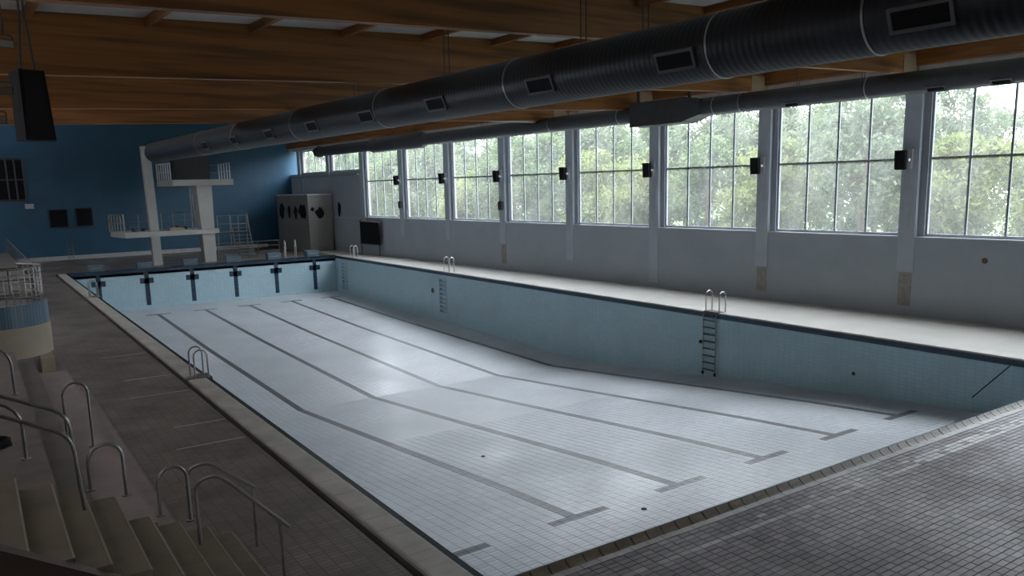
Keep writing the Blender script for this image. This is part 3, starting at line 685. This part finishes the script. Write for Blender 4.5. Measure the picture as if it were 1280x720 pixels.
# ------------------------------------------------------------------ starting blocks
names = ['in the corner by the coping', 'second from the coping', 'by the single diving tower column', 'by the broad diving tower pillar', 'second from the window side', 'next to the window-side deck']
for i, X in enumerate(LANES):
    t = thing('starting_block', 'blue-grey starting block on the far pool edge, '+names[i], 'starting block', (X, 50.4, .03), group='starting blocks on the far edge')
    m = MB(); m.box((-.46, -.30, 0), (.46, .38, .27)); m.build('pedestal', 'block', t)
    m = MB(); m.hexa([(-.48, -.32, .26), (.48, -.32, .26), (.48, .4, .28), (-.48, .4, .28), (-.48, -.32, .40), (.48, -.32, .40), (.48, .4, .46), (-.48, .4, .46)]); m.build('platform', 'block', t)
    m = MB(); m.tube([(-.25, -.34, .2), (.25, -.34, .2)], .018, 6); m.tube([(-.25, -.34, .2), (-.25, -.30, .3)], .014, 6); m.tube([(.25, -.34, .2), (.25, -.30, .3)], .014, 6); m.build('grip', 'steel', t)

# ------------------------------------------------------------------ diving tower
tw = thing('diving_tower', 'pale concrete diving tower with two railed platforms before the blue wall', 'diving tower', (7.6, 52.4, 0))
T0 = Vector((7.6, 52.4, 0))
def tb(q): return P(q, 1, 52.4)-T0
a, b, c_, d = tb((175, 183)), tb((186, 183)), tb((203, 331)), tb((192, 331))
m = MB(); m.hexa([(d.x, -.3, 0), (c_.x, -.3, 0), (c_.x, .3, 0), (d.x, .3, 0), (a.x, -.3, a.z), (b.x, -.3, a.z), (b.x, .3, a.z), (a.x, .3, a.z)]); m.build('column', 'concrete', tw)
a, b, c_, d = tb((242, 232)), tb((261, 232)), tb((269, 327)), tb((255, 327))
m = MB(); m.hexa([(d.x, -.5, 0), (c_.x, -.5, 0), (c_.x, .4, 0), (d.x, .4, 0), (a.x, -.8, 5.42), (b.x, -.8, 5.42), (b.x, .5, 5.42), (a.x, .5, 5.42)]); m.build('pillar', 'concrete', tw)
x0, x1 = tb((153, 290)).x, tb((270, 290)).x
m = MB(); m.hexa([(x0, -1.0, 2.0), (x1, -1.0, 2.05), (x1, 2.6, 2.05), (x0-.4, 2.6, 2.0), (x0, -1.0, 2.36), (x1, -1.0, 2.36), (x1, 2.6, 2.36), (x0-.4, 2.6, 2.36)]); m.build('lower_platform', 'concrete', tw)
u0, u1 = tb((211, 226)).x, tb((286, 226)).x
m = MB(); m.hexa([(u0, -1.2, 5.42), (u1, -1.2, 5.42), (u1, 2.6, 5.42), (u0-.3, 2.6, 5.42), (u0, -1.2, 5.82), (u1, -1.2, 5.82), (u1, 2.6, 5.82), (u0-.3, 2.6, 5.82)]); m.build('upper_platform', 'concrete', tw)
def railing(pts, z0, h, n, mt='steel'):
    for q in range(n+1):
        f = q/n*(len(pts)-1); i = min(int(f), len(pts)-2); a = Vector(pts[i]).lerp(Vector(pts[i+1]), f-i)
        m = MB(); m.tube([(a.x, a.y, z0), (a.x, a.y, z0+h)], .045, 6); m.build('railing_post', mt, tw)
    for zz, rr in ((h, .035), (h*.5, .022)):
        m = MB(); m.tube([(p_[0], p_[1], z0+zz) for p_ in pts], rr, 6); m.build('railing_bar', mt, tw)
railing([(u0-.28, 2.4), (u0+.02, -.6)], 5.82, 1.15, 6, 'sill'); railing([(u1-.05, 2.4), (u1-.05, -.6)], 5.82, 1.15, 4, 'sill')
railing([(u0-.2, 2.5), (u1, 2.5)], 5.82, 1.1, 4, 'steel_d')
railing([(x0-.45, 2.5), (x0+.02, -.6)], 2.36, 1.2, 5, 'steel'); railing([(x0-.4, 2.5), (x0+2.4, 2.5)], 2.36, 1.15, 3, 'steel_d'); railing([(x0+3.0, 2.5), (x1, 2.5)], 2.36, 1.2, 4, 'steel_d')
m = MB(); m.box((u0+.7, 1.2, 5.82), (u1-1.0, 2.6, 7.6)); m.build('dark_box', 'dark', tw)  # plain dark box standing on the upper platform
m = MB()
for s in (0, .7): m.bar((1.5+s*.0, 2.7+s, 2.36), (1.5, 2.7+s, 5.9), .06, .06)
m.build('rear_stile', 'steel_d', tw)
for i in range(12):
    m = MB(); m.box((1.46, 2.7, 2.6+.27*i), (1.54, 3.4, 2.63+.27*i)); m.build('rear_rung', 'steel_d', tw)
for xa, xb, mt in ((x0+.5, x0+1.9, 'board'), (x0+3.5, x0+4.6, 'board')):
    tag_ = thing('diving_board', 'teal diving board lying on the lower tower platform' + (' by its outer end' if xa < x0+1 else ' by the broad pillar'), 'diving board', T0+Vector(((xa+xb)/2, .6, 2.36)))
    hw = (xb-xa)/2
    m = MB(); m.hexa([(-hw, -.25, .28), (hw, -.25, .18), (hw, .25, .18), (-hw, .25, .28), (-hw, -.25, .34), (hw, -.25, .24), (hw, .25, .24), (-hw, .25, .34)]); m.build('board', mt, tag_)
    m = MB(); m.box((-hw*.7, -.3, 0), (-hw*.5, .3, .28)); m.box((hw*.2, -.3, 0), (hw*.4, .3, .21)); m.build('stand', 'dark', tag_)
m = MB(); m.box((0, -.4, 0), (1.0, .4, .16)); m.box((.1, -.3, .16), (.9, .3, .2)); o = m.build('foam_mat', 'tan'); o.location = T0+Vector((x0+2.9, -.4, 2.36)); tag(o, 'small tan mat lying on the lower diving platform', 'mat')
# access stair and railings to the right of the tower
t = thing('access_ladder', 'thin steel stair with tall handrails behind the diving tower', 'ladder', (11.6, 54.5, 0))
for s in (0, 1.3):
    m = MB(); m.tube(bez([(s, -1.0, 0), (s, .2, 2.6), (s, .3, 3.3), (s, 1.2, 3.3)], .3), .035, 6); m.build('stile', 'steel', t)
for i in range(9): m = MB(); m.box((0, -1.0+.13*i, .25+.28*i), (1.3, -.85+.13*i, .28+.28*i)); m.build('tread', 'steel_d', t)
t = thing('low_railing', 'low steel railing with three bars behind the diving tower', 'railing', (10.1, 53.2, 0))
for zz in (.45, .85, 1.2): m = MB(); m.tube([(0, 0, zz), (4.6, 0, zz)], .03, 6); m.build('bar', 'steel_d', t)
for x in (0, 1.5, 3.0, 4.6): m = MB(); m.tube([(x, 0, 0), (x, 0, 1.2)], .035, 6); m.build('post', 'steel_d', t)
t = thing('springboard_stand', 'tall steel frame of rails beside the broad tower pillar', 'frame', (10.3, 53.4, 0))
for x in (0, .9, 1.5, 2.1):
    m = MB(); m.tube([(x, 0, 0), (x, 0, 3.2)], .035, 6); m.build('post', 'steel', t)
for zz in (2.0, 2.6, 3.2): m = MB(); m.tube([(0, 0, zz), (2.1, 0, zz)], .03, 6); m.build('bar', 'steel', t)
m = MB(); m.box((-.1, -.3, 1.9), (2.2, .6, 1.98)); m.build('deck_plate', 'dark', t)
# ladder frames on the deck by the blue wall
for k, (q, h, lab) in enumerate((((90, 326), 1.35, 'slim steel ladder frame leaning near the blue wall, by the coping end'), ((115, 322), 1.5, 'slim pair of steel posts before the blue wall baseboard'), ((152, 318), 1.3, 'low steel frame near the blue wall beside the tower column'))):
    p = P(q, 2, 0); t = thing('steel_frame', lab, 'frame', p); wd = (.35, .5, .8)[k]
    for s in (-1, 1): m = MB(); m.tube([(s*wd/2, 0, 0), (s*wd/2, .1, h)], .03, 6); m.build('post', 'steel', t)
    for zz in ([.3, .6, .9, 1.2] if k == 0 else [h*.95] if k == 1 else [.4, .8, 1.25]): m = MB(); m.tube([(-wd/2, zz/h*.1, zz), (wd/2, zz/h*.1, zz)], .025, 6); m.build('bar', 'steel_d', t)

# ------------------------------------------------------------------ booth, chalk board and things on the back wall
t = thing('booth', 'grey panelled booth with ragged black patches in the far corner', 'booth', H(20.55, 54.0, 0), DL)
bw, bd, bh = 2.08, 6.7, 4.5
m = MB(); m.box((0, 0, 0), (bw, bd, bh)); m.build('body', 'booth', t)
m = MB(); m.box((-.04, -.04, bh), (bw, bd+.05, bh+.1)); m.build('roof', 'white_trim', t)
m = MB(); m.box((-.02, -.02, 2.55), (bw, -.0, 2.62)); m.box((-.02, 0, 2.35), (0, bd, 2.42)); m.build('panel_joint', 'patch', t)
rr = random.Random(5)
def torn(cy, cz, wd, ht, face):
    n = 11; poly = []
    for i in range(n):
        a = 2*PI*i/n; k = rr.uniform(.6, 1.1); poly.append((cy+wd/2*k*math.cos(a), cz+ht/2*k*math.sin(a)))
    m = MB()
    if face == 'side': m.extrude(poly, -.03, .02, 0)
    else: m.extrude(poly, -.03, .02, 1)
    m.build('black_patch', 'black', t)  # opaque black plate of ragged outline on the booth panel
for cy, wd, ht in ((5.6, 1.2, 1.3), (4.0, .9, 1.1), (2.6, .8, 1.2), (1.2, 1.5, 1.4)): torn(cy, 3.2, wd, ht, 'side')
torn(1.0, 3.1, 1.0, 1.0, 'front'); torn(.35, 3.4, .35, .4, 'front')
c = PH((424, 262), 0, UW); m = MB(hx); m.extrude([(c.y+.45*math.cos(i*.9)*rr.uniform(.5, 1), c.z+.7*math.sin(i*.9)*rr.uniform(.6, 1)) for i in range(7)], UW-.02, UW+.01, 0); m.build('torn_patch', 'black', wr)
t = thing('notice_board', 'black framed board on thin legs against the grey window wall', 'board', H(22.4, 47.1, 0), DL)
m = MB(); m.box((-.05, -1.5, .85), (.05, 1.5, 2.42)); m.build('panel', 'black', t)
m = MB(); m.box((-.08, -1.55, 2.42), (.08, 1.55, 2.5)); m.build('frame_bar', 'dark', t); m = MB(); m.box((-.08, -1.55, .78), (.08, 1.55, .85)); m.build('frame_bar', 'dark', t)
for y in (-1.45, 1.45): m = MB(); m.tube([(0, y, 0), (0, y, 2.6)], .03, 6); m.build('leg', 'dark', t)
m = MB(); m.tube([(0, 1.45, 2.55), (0, 2.3, 2.5)], .03, 6); m.build('arm', 'steel', t)
for q0, q1, lab in (((60, 262), (86, 284), 'dark wall screen on the blue wall, nearer the high window'), ((93, 260), (117, 282), 'dark wall screen on the blue wall, nearer the diving tower')):
    a, b = PH(q0, 1, VB), PH(q1, 1, VB); t = thing('wall_screen', lab, 'screen', H((a.x+b.x)/2, VB-.08, b.z), DL); hw, hh = (b.x-a.x)/2, a.z-b.z
    m = MB(); m.box((-hw, -.06, 0), (hw, .08, hh)); m.build('housing', 'dark', t)
    m = MB(); m.box((-hw+.06, -.075, .06), (hw-.06, -.06, hh-.06)); m.build('display', 'black', t)
a, b = PH((-12, 199), 1, VB), PH((33, 250), 1, VB)
t = thing('high_window', 'dark framed internal window high on the blue wall', 'window', H((a.x+b.x)/2, VB-.06, b.z), DL); hw, hh = (b.x-a.x)/2, a.z-b.z
m = MB(); m.box((-hw, 0, 0), (hw, .06, hh)); m.build('pane', 'black', t)
for x in (-hw, -hw*.1, hw*.45, hw): m = MB(); m.box((x-.05, -.08, 0), (x+.05, 0, hh)); m.build('frame_post', 'vent_grey', t)
for z in (0, hh*.5, hh): m = MB(); m.box((-hw, -.06, z-.06), (hw, -.001, z+.06)); m.build('frame_rail', 'dark', t)
a = PH((36.5, 258), 1, VB); m = MB(); m.box((-.28, -.1, -.18), (.28, .1, .18)); m.box((-.22, -.12, -.12), (.22, -.1, .12)); o = m.build('wall_box', 'white_trim'); o.location = H(a.x, VB-.1, a.z); o.rotation_euler.z = DL; tag(o, 'small white wall box below the high window', 'box')

# ------------------------------------------------------------------ wall speakers on the pillars
labs = {6.62: 'dark speaker with white bracket on the pillar with the big bare patch', 12.63: 'dark speaker with white bracket on the pillar above the nearest pool ladder', 18.64: 'dark speaker on the pillar beside the duct mixing box', 24.65: 'dark speaker on the fourth pillar from the near end', 30.66: 'small dark speaker above a grey box on the pillar', 36.67: 'small dark speaker on the sixth pillar of the window wall', 42.68: 'small dark speaker on the pillar nearest the notice board'}
for v, lab in labs.items():
    zsp = 5.45
    t = thing('wall_speaker', lab, 'speaker', H(UW-.03, v, zsp), DL, group='speakers on the window pillars')
    m = MB(); m.hexa([(-.32, .02, -.33), (-.06, .12, -.33), (-.06, .46, -.33), (-.32, .40, -.33), (-.36, .02, .33), (-.06, .12, .33), (-.06, .46, .33), (-.36, .40, .33)]); m.build('cabinet', 'black', t)
    m = MB(); m.box((-.06, -.08, -.3), (0, .1, .36)); m.box((-.2, -.03, -.05), (-.05, .02, .05)); m.build('bracket', 'sill', t)
    m = MB(); m.tube([(-.015, -.05, -.3), (-.015, -.07, -1.6), (-.015, -.06, -2.7)], .012, 5); m.build('cable', 'white_trim', t)
for v, lab in ((30.66, 'grey switch box on the pillar below a small speaker'), (42.68, 'small grey switch box on the pillar nearest the notice board')):
    m = MB(); m.box((-.14, -.18, -.25), (0, .18, .25)); m.box((-.17, -.1, -.15), (-.14, .1, .1)); o = m.build('switch_box', 'dark'); o.location = H(UW-.03, v+.05, 3.75); o.rotation_euler.z = DL; tag(o, lab, 'box', 'switch boxes on pillars')

# ------------------------------------------------------------------ hanging speaker and floodlights at the left
def at(q, d): return CAM + ray(*q)*d
c = at((41, 133), 11.5)
t = thing('hanging_speaker', 'tall black loudspeaker hanging from the roof beams', 'speaker', c)
m = MB(); hw, hd, hh = .24, .2, .48
m.hexa([(-hw+.1, -hd, -hh), (hw, -hd+.05, -hh), (hw, hd, -hh), (-hw, hd, -hh), (-hw+.1, -hd-.05, hh), (hw-.06, -hd+.02, hh), (hw-.06, hd, hh), (-hw, hd, hh)]); m.build('cabinet', 'black', t)
m = MB(); m.hexa([(-hw+.14, -hd-.012, -hh+.04), (hw-.04, -hd+.035, -hh+.04), (hw-.04, -hd+.06, -hh+.04), (-hw+.14, -hd+.02, -hh+.04), (-hw+.14, -hd-.06, hh-.04), (hw-.1, -hd-.01, hh-.04), (hw-.1, -hd+.03, hh-.04), (-hw+.14, -hd-.03, hh-.04)]); m.build('grille', 'black', t)
for s in (-.1, .08): m = MB(); m.tube([(s, 0, hh), (s*.3, .05, hh+.8), (s*.3, .05, zc(-4)-c.z)], .016, 6); m.build('hanger', 'dark', t)
for kf, (q, lab, rz) in enumerate((((5, 55), 'upper floodlight on the beam beside the hanging loudspeaker', .5), ((4, 114), 'lower floodlight beside the hanging loudspeaker', .2), ((-4, 150), 'small floodlight below the others beside the loudspeaker', .3))):
    c = at(q, 11.0); t = thing('floodlight', lab, 'floodlight', c, rz); fsc = .6
    k = .55
    m = MB(); m.hexa([(-.2*k, -.1*k, -.1*k), (.2*k, -.1*k, -.1*k), (.14*k, .12*k, -.07*k), (-.14*k, .12*k, -.07*k), (-.2*k, -.1*k, .1*k), (.2*k, -.1*k, .1*k), (.14*k, .12*k, .07*k), (-.14*k, .12*k, .07*k)]); m.build('housing', 'dark', t)
    m = MB(); m.box((-.17*k, -.115*k, -.08*k), (.17*k, -.1*k, .08*k)); m.build('lens', 'steel', t)
    m = MB(); m.tube(bez([(-.22*k, 0, 0), (-.22*k, 0, .22*k), (.22*k, 0, .22*k), (.22*k, 0, 0)], .04), .012, 6); m.tube([(0, 0, .21*k), (-.3*kf, .1*kf, .24*k), (-.3*kf, .1*kf, zc(-5)-c.z)], .015, 6); m.build('yoke', 'dark', t)

# ------------------------------------------------------------------ outside: ground, trees, a pale house
m = MB(hx); m.add([(UW+.7, -60, -.6), (140, -60, -.6), (140, 160, -.6), (UW+.7, 160, -.6)], [(0, 1, 2, 3)]); struct(m, 'ground_outside', 'grass')
def tree_parts(seed, h, rad, nl, leaf):
    r = random.Random(seed); mt = MB(); tops = []
    mt.tube([(0, 0, 0), (.1, .05, h*.3), (-.05, .1, h*.6), (0, 0, h*.85)], [.16, .13, .09, .03], 7)
    for i in range(12):
        a = r.uniform(0, 2*PI); z = h*r.uniform(.15, .8); l_ = rad*r.uniform(.5, .95)*(1-.45*(z/h))
        e = Vector((l_*math.cos(a), l_*math.sin(a), z+h*.1)); mt.tube([(0, 0, z), e*.5+Vector((0, 0, z*.5+.1)), e], [.06, .04, .015], 5); tops.append(e)
    ml = MB(); cl = []
    for i in range(46):
        a = r.uniform(0, 2*PI); z = h*(.06+.94*r.random()**.8); k = math.sqrt(max(.05, 1-((z/h-.42)/.62)**2))
        d = rad*k*math.sqrt(r.random()); cl.append((Vector((d*math.cos(a), d*math.sin(a), z)), r.uniform(.45, 1.0)))
    for i in range(nl):
        c, s = cl[r.randrange(len(cl))]; p = c+Vector((r.gauss(0, .5), r.gauss(0, .5), r.gauss(0, .42)))*s
        n = Vector((r.gauss(0, 1), r.gauss(0, 1), r.gauss(0, 1)+.6)).normalized(); a = n.orthogonal().normalized(); a.rotate(Matrix.Rotation(r.uniform(0, 6), 3, n)); b = n.cross(a); L_ = leaf*r.uniform(.7, 1.4)
        ml.add([p-a*L_, p+b*L_*.45, p+a*L_, p-b*L_*.45], [(0, 1, 2, 3)])
    return mt, ml
kinds = []
for kd, (h, rad, nl, lf, mt, lab) in enumerate(((9.5, 3.0, 8500, .17, 'leaf_a', 'green leafy tree growing outside the windows'), (11.0, 3.2, 8000, .16, 'leaf_b', 'pale grey-green tree growing outside the windows'), (7.0, 2.6, 7500, .15, 'leaf_c', 'low yellow-green bushy tree outside the windows'))):
    a, b = tree_parts(11+kd, h, rad, nl, lf)
    t = thing('tree', lab, 'tree', H(60, 0, -.6), group='trees outside the windows'); a.build('trunk', 'trunk', t); b.build('foliage', mt, t); kinds.append(t)
rt_ = random.Random(3); used = set()
def place(k, u, v, s, row):
    q = (v+7.7)/(u+5.3)
    if .32 < q < .43: s *= .80
    o = kinds[k] if k not in used else copy_tree(kinds[k]); used.add(k)
    o['label'] = o['label'].split(' in the ')[0]+' in the '+row; o.location = H(u, v, -.6); o.rotation_euler = (0, 0, rt_.uniform(0, 6.28)); o.scale = (s, s, s*rt_.uniform(.92, 1.08))
v = -6.0
while v < 112:
    place(rt_.choice((0, 0, 1, 2)), 33+rt_.uniform(-1.0, 1.5)+max(0, (v-20))*.05, v, rt_.uniform(.85, 1.05), 'front row'); v += rt_.uniform(4.6, 5.4)
v = -4.0
while v < 130:
    place(rt_.choice((0, 1, 1)), 41+rt_.uniform(-1, 2)+max(0, v-20)*.05, v, rt_.uniform(.95, 1.15), 'middle row'); v += rt_.uniform(5.4, 6.4)
v = -4.0
while v < 150:
    place(rt_.choice((0, 1)), 50+rt_.uniform(-1, 2)+max(0, v-20)*.05, v, rt_.uniform(1.0, 1.2), 'back row'); v += rt_.uniform(6.2, 7.4)
v = 0.0
while v < 150:
    place(rt_.choice((0, 2)), 60+rt_.uniform(-1, 2)+max(0, v-20)*.05, v, rt_.uniform(1.1, 1.3), 'last row'); v += rt_.uniform(5.0, 6.0)
